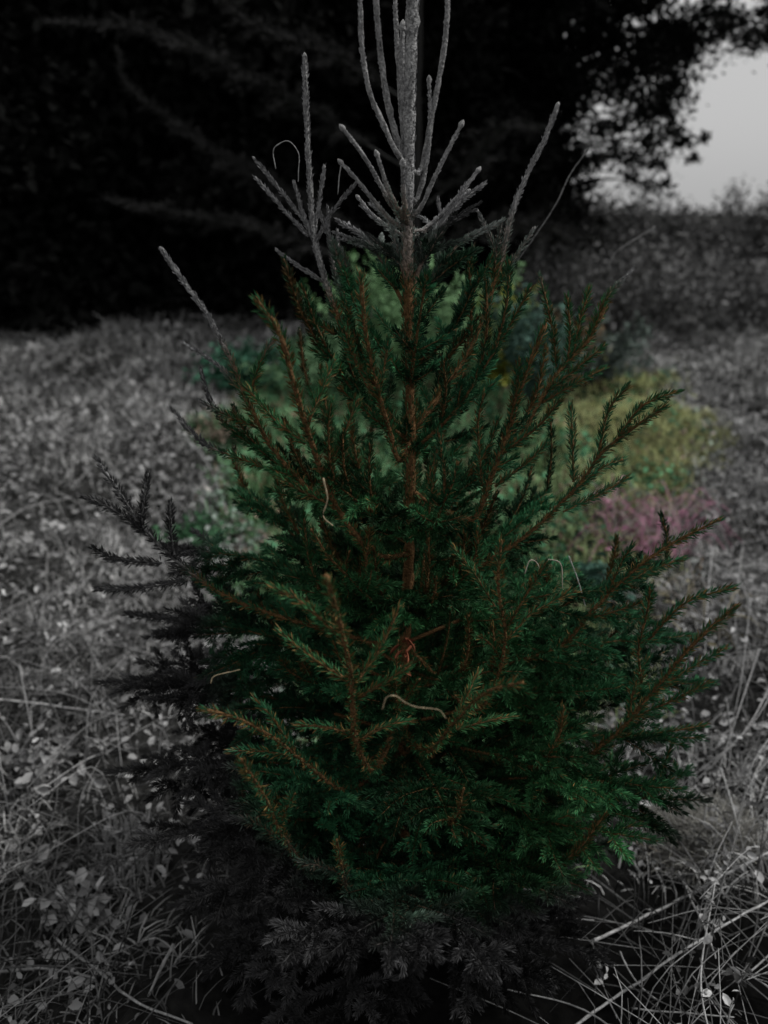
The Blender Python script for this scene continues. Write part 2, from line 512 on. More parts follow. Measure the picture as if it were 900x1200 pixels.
# long boughs that shape the outline: tip, depth, height on the trunk
for (px, py, Y, z) in [(822, 865, -.15, .42), (838, 800, .0, .52), (800, 925, -.25, .34), (812, 745, .10, .60), (770, 985, -.35, .24), (735, 690, .05, .72), (600, 640, .42, .80), (520, 620, .50, .85), (440, 620, .50, .82), (360, 640, .42, .80), (560, 720, .50, .62), (480, 700, .55, .66), (400, 720, .50, .60), (300, 700, .38, .66), (640, 745, .38, .60),
                       (128, 905, -.15, .38), (118, 800, .0, .50), (150, 990, -.30, .25), (215, 1060, -.40, .18), (150, 720, .05, .62), (190, 640, .05, .78), (568, 215, .05, 1.42), (585, 262, .10, 1.38), (436, 238, .08, 1.42), (395, 258, .08, 1.38), (535, 232, .12, 1.40), (330, 1130, -.55, .16), (455, 1135, -.60, .15), (570, 1140, -.55, .15), (670, 1060, -.45, .18)]:
    w, n_ = MB(), MB()
    b_ = trunk_at(z); t_ = P(px, py, Y)
    m_ = (b_ + t_) / 2 + V(0, 0, .035)
    l_ = float(np.linalg.norm(t_ - b_))
    spray(w, n_, [b_, m_, t_], lt=.04 + .25 * l_, r=.0042, droop=.3, start=.25, lift=random.uniform(.8, 1.4))
    branch_obj(w, n_)
for w, n_ in BO[:max(0, 97 - len([c for c in spruce.children if c.name.startswith('branch')]))]:
    branch_obj(w, n_)

# ------------------------------------------------------------------ ground
gr = MB()
nr, na = 200, 220
rad = np.concatenate([np.linspace(0, 10, 150), np.geomspace(10.3, 900, nr - 150)])
an = np.linspace(0, 2 * math.pi, na, endpoint=False)
GX = (rad[:, None] * np.cos(an)).ravel(); GY = (rad[:, None] * np.sin(an)).ravel() + 1.5
GZ = terrain(GX, GY)
i_ = np.arange(nr - 1)[:, None] * na; j_ = np.arange(na)[None]; k_ = (j_ + 1) % na
f_ = np.concatenate([np.stack([i_ + j_, i_ + na + j_, i_ + na + k_], -1).reshape(-1, 3), np.stack([i_ + j_, i_ + na + k_, i_ + k_], -1).reshape(-1, 3)])


def patch(x, y):
    """the still green part of the meadow behind the spruce"""
    ex = (x - .15 - .08 * y) / (.75 + .24 * np.clip(y, 0, 5))
    ey = (y - 3.4) / 3.3
    r = np.sqrt(ex ** 2 + ey ** 2) + .09 * np.sin(x * 6 + 2) * np.sin(y * 5)
    return (1 - sm(.80, 1.05, r))[:, None]


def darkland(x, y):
    """bare soil coloured much darker below the spruce and the brambles at the lower right"""
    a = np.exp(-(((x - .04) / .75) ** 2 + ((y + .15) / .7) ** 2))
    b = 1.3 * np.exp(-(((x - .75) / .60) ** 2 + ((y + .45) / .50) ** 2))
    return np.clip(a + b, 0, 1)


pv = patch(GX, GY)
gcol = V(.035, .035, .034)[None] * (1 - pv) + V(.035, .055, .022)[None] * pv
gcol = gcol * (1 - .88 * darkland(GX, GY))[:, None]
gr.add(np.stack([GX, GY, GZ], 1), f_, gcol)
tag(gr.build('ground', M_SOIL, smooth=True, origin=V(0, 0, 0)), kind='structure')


def scatter(n, y0=-1.25, y1=9.5, powr=1.0, spread=.62):
    """points over the ground in front of the camera, denser near it"""
    y = y0 + (y1 - y0) * rng.uniform(0, 1, n) ** powr
    hw = (y - CAM[1]) * spread + .75
    x = rng.uniform(-1, 1, n) * hw
    return x, y


def blades(mb, x, y, h, w, lean, col, z0=-.01):
    n = len(x)
    z = terrain(x, y) + z0
    b = np.stack([x, y, z], 1)
    a = rng.uniform(0, 6.283, n)
    d = np.stack([np.cos(a), np.sin(a), np.zeros(n)], 1)
    sd = np.stack([-np.sin(a), np.cos(a), np.zeros(n)], 1)
    tw = rng.uniform(-1, 1, (n, 1)); sd = norm(sd + d * tw) * (w * .5)[:, None]
    l = lean[:, None]; h = h[:, None]; up = V(0, 0, 1)[None]
    q1 = lambda t: b + d * h * l * .95 * t ** 1.6 + up * h * (t - .52 * np.minimum(l, 1.1) * t * t * 1.1)
    m1, m2, t = q1(.42), q1(.76), q1(1.0)
    v = np.stack([b - sd, b + sd, m1 - sd * .9, m1 + sd * .9, m2 - sd * .6, m2 + sd * .6, t], 1).reshape(-1, 3)
    q = np.arange(n)[:, None] * 7
    f = np.concatenate([q + [[0, 1, 3]], q + [[0, 3, 2]], q + [[2, 3, 5]], q + [[2, 5, 4]], q + [[4, 5, 6]]])
    mb.add(v, f, np.repeat(col, 7, 0))


def leafs(mb, p, s, col, up=.8, asp=.6):
    """folded leaves: two triangles pairs with a crease"""
    n = len(p)
    N = rng.standard_normal((n, 3)); N[:, 2] = np.abs(N[:, 2]) + up; N = norm(N)
    D = norm(np.cross(N, rng.standard_normal((n, 3)))); W = np.cross(N, D)
    s = s[:, None]; k = rng.uniform(.7, 1.3, (n, 1))
    b = p - D * s * .5; t = p + D * s * .5 - N * s * .16 * k
    l1 = p - D * s * .18 - W * 0 + W * s * asp * .46 + N * s * .10 * k; l2 = p + D * s * .22 + W * s * asp * .38 + N * s * .05 * k
    r1 = p - D * s * .18 - W * s * asp * .46 + N * s * .10 * k; r2 = p + D * s * .22 - W * s * asp * .38 + N * s * .05 * k
    v = np.stack([b, l1, l2, t, r2, r1], 1).reshape(-1, 3)
    q = np.arange(n)[:, None] * 6
    mb.add(v, np.concatenate([q + [[0, 3, 2]], q + [[0, 2, 1]], q + [[0, 4, 3]], q + [[0, 5, 4]]]), np.repeat(col, 6, 0))


def rc(n, base, lo=.5, hi=1.5):
    return np.clip(np.asarray(base)[None] * rng.uniform(lo, hi, (n, 1)), .004, .9)


def tonemap(x, y):
    """patches of older, darker and of bleached straw"""
    t = np.sin(x * 5.3 + 2 * np.sin(y * 3.1)) * np.sin(y * 6.1 + 1.5 * np.cos(x * 4.3)) + .6 * np.sin(x * 13 + 2 * np.sin(y * 9)) * np.sin(y * 11 + x * 5)
    t = t + .7 * np.sin(x * 1.9 + 1.5 * np.sin(y * 1.3)) * np.sin(y * 2.3 + 1.1 * np.cos(x * 1.7))
    return np.clip(.88 + .5 * t, .2, 1.5)


# dry grass (grey) and green grass
n = 230000
x, y = scatter(n, powr=1.25)
clump = .5 + .5 * np.sin(x * 4.1 + np.sin(y * 3.3) * 2) * np.sin(y * 4.7 + np.cos(x * 2.9) * 2)
dk = darkland(x, y)
pg = patch(x, y)[:, 0]
keep = (rng.uniform(0, 1, n) < (.25 + .75 * clump) * np.clip(1 - 1.15 * dk, 0, 1)) & (rng.uniform(0, 1, n) > pg)
x, y, clump = x[keep], y[keep], clump[keep]
dist = np.hypot(x, y - CAM[1]); m = len(x)
g = MB()
blades(g, x, y, rng.uniform(.025, .11, m) * (1 + .5 * clump) * (.7 + dist * .06), .0022 + .0013 * dist * rng.uniform(.6, 1.4, m), rng.uniform(.3, 1.1, m) ** .8, rc(m, V(.46, .46, .455), .2, 1.5) * tonemap(x, y)[:, None])
tag(g.build('dry_grass', M_GRASS, origin=V(0, 0, 0)), 'matted grey dead grass covering the open ground', 'grass', kind='stuff')

n = 90000
y = -.3 + 7.2 * rng.uniform(0, 1, n) ** 1.1; x = rng.uniform(-1, 1, n) * 2.1 + .25 + .05 * y
pg = patch(x, y)[:, 0]
keep = (rng.uniform(0, 1, n) < pg) & (rng.uniform(0, 1, n) > darkland(x, y) * .9)
x, y = x[keep], y[keep]; m = len(x); dist = y + 1.5
tone = sm(.2, 1.1, x - .12 * y)[:, None]
gc = V(.19, .38, .19)[None] * (1 - tone) + V(.50, .54, .26)[None] * tone
k = rng.uniform(0, 1, (m, 1))
gc = np.where(k < .16, V(.27, .19, .13)[None], gc) * rng.uniform(.5, 1.5, (m, 1))
g = MB()
blades(g, x, y, rng.uniform(.04, .13, m), .003 + .0012 * dist * rng.uniform(.6, 1.4, m), rng.uniform(.1, 1.0, m), gc)
tag(g.build('green_grass', M_GRASS, origin=V(0, 0, 0)), 'green and olive grass growing behind the spruce', 'grass', kind='stuff')

# small leaves of low weeds
n = 110000
x, y = scatter(n, y1=8.5, powr=1.35)
cl = np.sin(x * 3.3 + 1.7 * np.sin(y * 2.1)) * np.sin(y * 3.9 + 1.2 * np.cos(x * 2.7))
keep = (rng.uniform(0, 1, n) < .25 + .9 * np.clip(cl, 0, 1)) & (rng.uniform(0, 1, n) > 1.25 * darkland(x, y)) & ((y > .2) | (rng.uniform(0, 1, n) < .5))
x, y = x[keep], y[keep]; m = len(x)
pg = patch(x, y)
base = V(.31, .31, .31)[None] * (1 - pg) + np.where(rng.uniform(0, 1, (m, 1)) < .2, V(.24, .17, .12)[None], V(.09, .25, .13)[None]) * pg
g = MB()
hz = rng.uniform(.0, .07, m)
leafs(g, np.stack([x, y, terrain(x, y) + hz + .01], 1), rng.uniform(.010, .034, m) * (1 + .15 * (y + 1.5)), base * rng.uniform(.45, 1.4, (m, 1)) * (tonemap(x + 3, y) * (.6 + .4 * sm(-.6, .8, y)))[:, None])  # painted vignette: shade put into the leaf colour, darker towards the camera
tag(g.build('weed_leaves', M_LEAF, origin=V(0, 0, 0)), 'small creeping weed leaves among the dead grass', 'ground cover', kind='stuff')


def stalk_mesh(mb, pts, r, c, sides=5, r1=None):
    tube(mb, resample(pts, .03 if r < .001 or sides == 4 else .006), r, r * .6 if r1 is None else r1, sides, c, bump=.06)


# loose dead stalks past counting
g = MB()
for i in range(2700):
    u = random.random()
    if u < .15:      # dense tangle over the dark soil at the lower right
        yy = random.uniform(-1.05, .15); xx = random.uniform(.42, 1.25) + (yy + .6) * .1
    elif u < .42:
        yy = random.uniform(-.2, 1.8); xx = random.uniform(.7, 1.1) + (yy + 1.2) * .28 + random.uniform(0, .5)
    elif u < .72:
        yy = random.uniform(-1.0, .9); xx = -(.30 + (yy + 1.5) * .42) + random.uniform(-.35, .25)
    else:
        yy = random.uniform(.5, 5.5); hw = (yy + 1.5) * .6; xx = random.uniform(-hw, hw)
    zz_ = float(terrain(xx, yy))
    a = random.uniform(0, 6.283); e = random.uniform(-.02, .35) if u < .42 else random.uniform(0, .25)
    L = random.uniform(.12, .60)
    d = V(math.cos(a) * math.cos(e), math.sin(a) * math.cos(e), math.sin(e))
    p0 = V(xx, yy, zz_ + random.uniform(0, .05)); bend = rng.standard_normal(3) * .05
    pv_ = float(patch(np.array([xx]), np.array([yy]))[0, 0])
    c = (V(.44, .44, .44) * (1 - pv_) + V(.30, .24, .17) * pv_) * random.choice((.12, .25, .4, .6, .9, 1.3)) * (.38 if .42 < u < .72 else .85)
    p2 = p0 + d * L; p2[2] = max(p2[2] - .25 * L * math.sin(e), float(terrain(p2[0], p2[1])) + .004)
    stalk_mesh(g, [p0, p0 + d * L * .5 + bend * L, p2], random.choice((.0007, .001, .0014, .0018, .0024)), c, 4)
tag(g.build('dead_stalks', M_STALK, origin=V(0, 0, 0)), 'tangled loose dead stalks lying over the grass', 'dead stalks', kind='stuff')

g = MB()
for i in range(1500):
    if random.random() < .6:
        yy = random.uniform(-.5, 6.5); xx = random.uniform(.62, 1.15) * ((yy + 1.5) * .48) + .05
    else:
        yy = random.uniform(.2, 6.5); xx = -random.uniform(.5, 1.2) * ((yy + 1.5) * .5)
    if float(patch(np.array([xx]), np.array([yy]))[0, 0]) > .3:
        continue
    p0 = V(xx, yy, float(terrain(xx, yy))); L = random.uniform(.10, .34)
    ln = rng.standard_normal(3) * V(.5, .5, 0) * L
    c = V(.36, .36, .36) * random.choice((.15, .3, .6, 1.0, 1.3))
    tip = p0 + ln + V(0, 0, L * random.uniform(.5, .95))
    mid_ = p0 + ln * .25 + V(0, 0, L * .6)
    tube(g, resample([p0, mid_, tip], .05), random.uniform(.0010, .0022) * (1 + .15 * yy), .0008 * (1 + .15 * yy), 4, c, bump=.1)
    if random.random() < .35:
        q = mid_ + rng.standard_normal((7, 3)) * .02
        leafs(g, q, rng.uniform(.012, .03, 7), rc(7, c))
tag(g.build('dead_weeds', M_STALK, origin=V(0, 0, 0)), 'thin dead weeds standing up out of the grey grass', 'dead weeds', kind='stuff')

# ------------------------------------------------------------------ single stalks and canes
def stalk(name, pix, r, c, label, cat, h=.03, hs=None, group=None):
    mb = MB()
    pts = [G(x, y, (h if hs is None else hs[k])) for k, (x, y) in enumerate(pix)]
    pts = resample(pts, .045)
    wob = np.cumsum(rng.standard_normal(pts.shape), axis=0) * r * .35
    wob -= np.linspace(0, 1, len(pts))[:, None] * wob[-1:]
    pts = pts + wob
    tube(mb, resample(pts, .012), r * .75, r * .5, 7, c, bump=.13, cvar=.22)
    return tag(mb.build(name, M_STALK, smooth=True), label, cat, group)


S_ = .9
GL = V(.50, .50, .50); GM = V(.34, .34, .34)
stalk('dead_stalk', [(-40, 814), (0, 819), (60, 826), (145, 838)], .0046, GL * 1.15, 'thick pale straight stalk lying in from the left edge beside the lower left boughs', 'dead stalk', .05)
stalk('dead_stalk', [(-30, 1139), (0, 1137), (55, 1135), (112, 1147)], .0050, GM, 'thick grey stalk lying level across the lower left corner', 'dead stalk', .03)
stalk('dead_stalk', [(65, 1100), (120, 1140), (160, 1175), (225, 1200)], .0045, GM, 'grey stalk slanting down to the bottom edge at the lower left corner', 'dead stalk', .04)
stalk('broken_stick', [(205, 1105), (190, 1135), (174, 1167)], .0052, GM * .8, 'short thick broken stick standing in the grass left of the lowest boughs', 'stick', .05, [.09, .05, .01])
stalk('bent_straw', [(155, 1045), (120, 1120), (88, 1200)], .0014, GL, 'long thin pale grass stem crossing the lower left corner steeply', 'grass stem', .06)
stalk('bent_straw', [(133, 433), (158, 472), (173, 503), (178, 530)], .0042, GL, 'pale bent grass stem high in the grey grass at the left', 'grass stem', .06)
stalk('bent_straw', [(147, 552), (165, 533), (187, 517), (222, 510)], .0035, GL, 'pale grass stem curving towards the tip of the green weeds at the left', 'grass stem', .06)
stalk('curled_grass', [(217, 513), (238, 535), (250, 556), (259, 580)], .0060, GM, 'broad curled grey dead blade touching the left side of the spruce', 'dead blade', .06)
stalk('bent_straw', [(83, 573), (95, 560), (107, 547)], .0030, GL, 'short pale grass stem alone in the grey grass left of the grey branch', 'grass stem', .06)
stalk('bramble_cane', [(695, 1102), (750, 1076), (800, 1050), (860, 1020), (930, 985)], .0050, GL * .9, 'thick pale cane rising to the right edge, upper of the two long canes', 'cane', .05, [.02, .05, .07, .09, .10])
stalk('bramble_cane', [(672, 1203), (725, 1165), (800, 1115), (900, 1055), (940, 1035)], .0042, GL * .9, 'long pale cane running from the bottom edge up right, lower of the two long canes', 'cane', .05, [.04, .05, .06, .08, .08])
stalk('dead_stalk', [(795, 1022), (815, 1065), (836, 1114)], .0036, GL * .85, 'stiff stalk leaning between the two long canes below the pale tussock', 'dead stalk', .07)
stalk('dead_stalk', [(727, 1116), (745, 1150), (770, 1172)], .0026, GL * .8, 'thin bent stalk lying under the lower long cane', 'dead stalk', .03)
stalk('dead_stalk', [(740, 1181), (800, 1186), (860, 1192)], .0026, GL * .8, 'thin level stalk along the bottom edge at the lower right', 'dead stalk', .04)
stalk('thorny_cane', [(910, 548), (880, 575), (850, 600), (828, 612)], .0050, V(.05, .05, .05), 'dark arching cane at the right edge above the topmost right bough tip', 'cane', .15)
stalk('dead_stalk', [(905, 757), (862, 762), (835, 768)], .0040, V(.06, .06, .06), 'dark level stick at the right edge beside the tree', 'stick', .10)

# arched pale grass bundle at the right edge
n_b = 0
arches = [((925, 770), (880, 850), (793, 925)), ((905, 800), (870, 860), (800, 930)), ((890, 760), (860, 850), (830, 940)), ((930, 830), (895, 880), (830, 915)), ((835, 640), (828, 720), (826, 800)),
          ((880, 700), (868, 800), (850, 880)), ((905, 860), (880, 900), (868, 960)), ((845, 900), (860, 950), (875, 1010)), ((870, 640), (862, 720), (866, 790))]
arch_l = ['long arched grass stem reaching in from the right edge, lowest end nearest the boughs', 'long arched grass stem just under the topmost arched one at the right edge', 'steep arched grass stem ending right of the pale tussock', 'short arched grass stem low at the right edge',
          'upright thin stem right of the red brambles', 'upright grey stem at the right edge level with the lower boughs', 'short stem hanging at the right edge above the pale tussock', 'stem leaning right beside the pale tussock', 'upright thin stem near the right edge above the arched stems']
for (pl, la) in zip(arches, arch_l):
    mb = MB(); pts = [G(*pl[0], .16), G(*pl[1], .14), G(*pl[2], .02)]
    stalk_mesh(mb, pts, .0021, GL * random.uniform(.7, 1.0), 6)
    tag(mb.build('arched_straw', M_STALK, smooth=True), la, 'stem', 'arched stems at the right edge')

# red bramble tangle
def bramble(name, cx, cy, w, h, n, base, label, cat, leaf=0, hh=.22, r=.0028):
    c0 = G(cx, cy)
    root = empty(name, c0, label, cat)
    mb = MB()
    for i in range(n):
        a = G(cx + random.uniform(-w, w), cy + random.uniform(-h, h) * .8 + 8, .01)
        az = random.uniform(0, 6.283); L = random.uniform(.10, .32)
        b = a + V(math.cos(az) * L * .5, math.sin(az) * L * .5, random.uniform(.04, hh))
        c = a + V(math.cos(az) * L, math.sin(az) * L, random.uniform(0, .08))
        c[2] = max(c[2], float(terrain(c[0], c[1])) + .01)
        col = np.asarray(base) * random.choice((.15, .4, .7, 1.0, 1.5)) if random.random() < .72 else V(.36, .33, .30)
        tube(mb, resample([a, b, c], .04), r * random.uniform(.6, 1.3), r * .5, 4, col, bump=.1)
    mb.build('stems', M_STALK, root)
    if leaf:
        lb = MB(); p = np.array([G(cx + random.uniform(-w, w), cy + random.uniform(-h, h), random.uniform(.03, hh)) for _ in range(leaf)])
        leafs(lb, p, rng.uniform(.02, .05, leaf), rc(leaf, np.asarray(base) * .7))
        lb.build('leaves', M_LEAF, root)
    return root


bramble('red_bramble', 757, 622, 46, 36, 260, V(.56, .26, .38), 'reddish pink bramble stems in a low tangle right of the spruce', 'bramble', 20, .18, .0026)
bramble('bare_bramble', 780, 720, 70, 40, 60, V(.30, .27, .18), 'straw coloured stems in a loose tangle below the red brambles', 'bramble', 30, .16)


def tussock(cx, cy, rad_, n, h, base, label, w=.003, lean=(.3, 1.0)):
    c0 = G(cx, cy)
    a = rng.uniform(0, 6.283, n); rr_ = rad_ * np.sqrt(rng.uniform(0, 1, n))
    x = c0[0] + rr_ * np.cos(a); y = c0[1] + rr_ * np.sin(a)
    mb = MB(); blades(mb, x, y, rng.uniform(.5, 1.1, n) * h * (1.1 - .5 * (rr_ / rad_)), np.full(n, w), rng.uniform(*lean, n), rc(n, base, .35, 1.5))
    return tag(mb.build('grass_tussock', M_GRASS), label, 'grass tussock')


tussock(812, 990, .13, 2600, .17, V(.30, .295, .27), 'pale rounded grass tussock right of the lower boughs above the canes')
tussock(150, 1010, .10, 420, .13, V(.40, .40, .40), 'spiky grass tuft with splayed blades left of the lowest boughs', .004, (.2, .8))
tussock(745, 500, .60, 5200, .16, V(.52, .54, .27), 'olive yellow grass clump behind the right hand branch tips', .006, (.1, .9))
tussock(590, 425, .22, 800, .30, V(.38, .42, .10), 'bright yellow green grass clump between trunk and right side leader', .010, (.1, .6))


def weed(cx, cy, Y, n, spread_, s, base, label, name='leafy_weed', hgt=None):
    if Y is None:
        c0 = G(cx, cy)
    else:
        c0 = P(cx, cy, Y); c0[2] = float(terrain(c0[0], c0[1]))
    root = empty(name, c0, label, 'weed')
    st, lf = MB(), MB()
    for i in range(n):
        top = c0 + V(random.gauss(0, spread_), random.gauss(0, spread_), (hgt or .2) * random.uniform(.4, 1.0))
        m_ = (c0 + top) / 2 + V(random.gauss(0, .02), random.gauss(0, .02), .03)
        q = resample([c0, m_, top], .02)
        tube(st, q, .0025, .0012, 4, np.asarray(base) * .9)
        k = len(q) * 3
        p = q[rng.integers(len(q) // 4, len(q), k)] + rng.standard_normal((k, 3)) * s * .6
        leafs(lf, p, rng.uniform(.6, 1.2, k) * s, rc(k, base))
    st.build('stem', M_STALK, root); lf.build('leaves', M_LEAF, root)


weed(585, 350, 4.4, 26, .14, .05, V(.36, .38, .08), 'yellow green leafy weed seen between trunk and right side leader', hgt=.78)
weed(705, 350, 4.8, 26, .20, .05, V(.15, .19, .17), 'dull bluish leafy weed standing beyond the right side of the spruce', hgt=.55)
weed(465, 330, 4.2, 46, .22, .035, V(.23, .41, .20), 'bright green leafy bush right behind the upper trunk of the spruce', 'leafy_bush', .98)
weed(545, 330, 4.0, 42, .20, .035, V(.23, .40, .20), 'bright green leafy bush behind the spruce, right of its trunk', 'leafy_bush', .95)
weed(385, 380, 4.2, 26, .22, .035, V(.20, .35, .19), 'green leafy bush behind the spruce, left of its trunk', 'leafy_bush', .62)
weed(640, 300, 3.8, 26, .22, .05, V(.08, .15, .12), 'dull teal leafy bush behind the right side leader', 'leafy_bush', .85)
weed(275, 395, 4.4, 22, .20, .05, V(.05, .14, .09), 'small green bush behind the left branch at the far edge of the grass', 'leafy_bush', .35)
weed(668, 330, 4.6, 22, .18, .04, V(.24, .17, .10), 'brown seeded weed standing beyond the right side of the spruce', hgt=.62)
weed(225, 640, None, 22, .10, .035, V(.06, .15, .075), 'low green weed at the left side of the spruce', hgt=.12)
weed(708, 712, None, 16, .05, .05, V(.06, .13, .10), 'blue green broad leaved weed below the red brambles', hgt=.20)
weed(85, 1080, None, 6, .05, .045, V(.34, .34, .34), 'pale grey broad leaved weed in the lower left corner', hgt=.05)
weed(45, 905, None, 8, .07, .04, V(.27, .27, .27), 'grey broad leaved weed near the left edge below the pale stalk', hgt=.06)
weed(270, 520, None, 14, .12, .03, V(.16, .13, .10), 'brownish low weed behind the left branch tips', hgt=.15)

# things caught in the spruce
def caught(name, pl, Y, r, c, label, cat):
    mb = MB(); tube(mb, resample(np.array([P(x, y, Y) for x, y in pl]) + rng.standard_normal((len(pl), 3)) * .0025, .005), r * .75, r * .5, 5, c, bump=.2)
    return tag(mb.build(name, M_STALK, smooth=True), label, cat)


STRAW = V(.38, .31, .20)
caught('straw', [(450, 828), (456, 818), (466, 815), (474, 824), (486, 829), (503, 829), (515, 832), (523, 841)], -.56, .0011, STRAW, 'looped pale straw caught on the front boughs beside the orange shoot', 'straw')
caught('straw', [(247, 803), (252, 789), (279, 788)], -.42, .0012, STRAW, 'sharply bent pale straw caught on the left boughs', 'straw')
caught('straw', [(382, 560), (384, 585), (380, 605), (389, 614)], -.33, .0018, STRAW, 'curled dry straw on the rust brown branch left of the trunk', 'straw')
caught('straw', [(614, 672), (622, 658), (631, 662), (633, 676)], -.12, .0016, V(.45, .40, .33), 'small hooked straw right of the brown upright shoot', 'straw')
caught('straw', [(640, 655), (655, 662), (660, 690)], -.02, .0018, V(.45, .40, .33), 'hanging straw right of the small hooked straw', 'straw')
caught('straw', [(668, 652), (678, 680), (684, 710)], .02, .0018, V(.42, .42, .40), 'long hanging straw left of the blue green weed', 'straw')
caught('dry_vine', [(322, 200), (318, 180), (330, 172), (341, 168), (350, 180), (352, 200), (348, 215)], .12, .0016, V(.26, .26, .26), 'curly grey dry vine beside the tall grey side leader', 'vine')
caught('dry_vine', [(400, 190), (399, 210), (393, 228)], .10, .0016, V(.22, .22, .22), 'short hanging grey vine between side leader and top shoots', 'vine')
caught('thin_twig', [(690, 172), (668, 205), (651, 237), (630, 270), (607, 310)], .55, .0024, V(.16, .16, .16), 'long thin bare twig rising behind the right side leader', 'twig')
caught('thin_twig', [(765, 266), (742, 280), (722, 295), (712, 310)], 1.2, .0030, V(.24, .24, .24), 'pale short twig rising in front of the right hand bushes', 'twig')
lf = MB()
p = P(475, 765, -.36)
pp = p + rng.standard_normal((9, 3)) * V(.008, .004, .016)
leafs(lf, pp, np.full(9, .026), rc(9, V(.20, .065, .035), .5, 1.4), up=.1, asp=.35)
tag(lf.build('dead_leaf_cluster', M_LEAF), 'rust red dead leaves caught in the middle of the spruce', 'dead leaf')

# ------------------------------------------------------------------ dark trees behind
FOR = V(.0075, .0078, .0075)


def forest_tree(x, y, h, cr, n, label, name='dark_conifer', s=.10, base=.5, clumps=None, trunk_r=.10, loose=False):
    z0 = float(terrain(x, y))
    root = empty(name, V(x, y, z0), label, 'tree', 'dark trees behind the meadow')
    w = MB()
    tube(w, resample([V(x, y, z0 - .1), V(x + .05, y, z0 + h * .5), V(x, y, z0 + h)], .15), trunk_r, .02, 8, V(.05, .05, .05), bump=.08)
    cr_ = MB()
    limbs = 0
    pts = []
    if clumps is None:
        nc = 46
        clumps = []
        for i in range(nc):
            t = (i + .5) / nc
            zc = z0 + base + (h - base) * t
            rc_ = cr * (1 - .75 * t) * random.uniform(.55, 1.05)
            a = i * 2.399 + random.uniform(-.3, .3)
            clumps.append((V(x + math.cos(a) * rc_ * .6, y + math.sin(a) * rc_ * .6, zc), V(rc_ * .65 + .15, rc_ * .65 + .15, .28 + .1 * cr)))
    wsum = sum(q[1][0] ** 2 for q in clumps)
    for c, r in clumps:
        k = max(3, int(n * r[0] ** 2 / wsum))
        d = rng.standard_normal((k, 3)) * .62 if loose else norm(rng.standard_normal((k, 3))) * (rng.uniform(0, 1, (k, 1)) ** .5)
        d[:, 2] -= .35 * (d[:, 0] ** 2 + d[:, 1] ** 2)
        pts.append(c[None] + d * r[None])
        tube(w, resample([V(x, y, max(z0 + .1, c[2] - .1)), (V(x, y, c[2]) + c) / 2 + V(0, 0, .05), c], .15), .010 if loose else .022, .004, 4, V(.05, .05, .05))
    pts = np.vstack(pts)
    pts = pts[pts[:, 2] > terrain(pts[:, 0], pts[:, 1]) + .03]
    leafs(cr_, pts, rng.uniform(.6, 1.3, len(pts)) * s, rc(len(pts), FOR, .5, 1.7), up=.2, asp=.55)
    w.build('trunk', M_DARK, root)
    cr_.build('crown', M_DARK, root)
    return root


FT = [(-5.6, 6.6, 6.5, 1.7, 'far left'), (-4.4, 7.4, 7, 1.7, ''), (-3.3, 6.9, 6.5, 1.5, ''), (-2.2, 7.6, 7.5, 1.6, ''), (-1.1, 7.0, 7, 1.5, ''), (0.0, 7.7, 7.5, 1.5, ''), (.9, 7.9, 7, 1.3, '')]
FL = ['dark conifer at the left edge of the photo, leftmost of the trees behind', 'dark conifer second from the left behind the meadow', 'dark conifer above the left part of the grey grass', 'dark conifer behind the grey tip of the left branch',
      'dark conifer behind the tall grey side leader', 'dark conifer right behind the leader of the spruce', 'dark conifer just right of the top shoots of the spruce']
for (x, y, h, r_, _), la in zip(FT, FL):
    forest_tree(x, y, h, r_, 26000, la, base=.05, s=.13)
# second row that closes the wood
for i, (x, la) in enumerate(zip([-6.6, -5.0, -3.2, -1.5, .2], ['tall dark tree in the second row, at the left edge', 'tall dark tree in the second row, second from left', 'tall dark tree in the second row, third from left', 'tall dark tree in the second row, fourth from left', 'tall dark tree in the second row, behind the spruce top'])):
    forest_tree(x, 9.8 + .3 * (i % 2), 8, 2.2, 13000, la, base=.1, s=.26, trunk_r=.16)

# overhanging tree whose ragged edge meets the sky at the right
cl = []


def clump(px, py, Y, rpx, flat=.75):
    c = P(px, py, Y); s = rpx / FPX * (Y + 1.5)
    cl.append((c, V(s, s * 1.2, s * flat)))


random.seed(5)
for i in range(60):
    clump(random.uniform(520, 640), random.uniform(-120, 230), random.uniform(5.5, 7), random.uniform(28, 48))
for i in range(34):
    clump(random.uniform(640, 780), random.uniform(-130, 48), random.uniform(5.5, 7), random.uniform(24, 40))
for i in range(26):
    clump(random.uniform(770, 960), random.uniform(-170, -30), random.uniform(5.5, 7), random.uniform(24, 40))
forest_tree(1.35, 6.3, 5.5, 1.5, 46000, 'big dark overhanging tree whose ragged leaves meet the sky at the top right', name='overhanging_tree', s=.085, clumps=cl, trunk_r=.09)
cl = []
for (a, b, r) in [(665, 70, 18), (700, 60, 26), (740, 62, 26), (690, 100, 18), (730, 100, 20), (770, 75, 26), (800, 60, 20), (820, 45, 15), (750, 130, 20), (720, 145, 12), (700, 150, 10), (670, 130, 16), (665, 165, 16), (680, 190, 14),
                  (775, 120, 18), (785, 150, 12), (760, 165, 14), (790, 100, 15), (740, 185, 12), (700, 185, 10), (720, 175, 12), (660, 205, 18), (690, 215, 10), (770, 190, 9), (800, 165, 9), (825, 160, 6), (812, 185, 6), (740, 205, 8),
                  (850, 35, 12), (875, 45, 12), (898, 40, 12), (920, 35, 16), (870, 22, 10), (850, 18, 10), (900, 12, 14), (835, 10, 16), (800, 25, 20), (645, 240, 22), (780, 215, 7), (760, 215, 8)]:
    clump(a, b, random.uniform(5.2, 6.4), r * 1.15, .7)
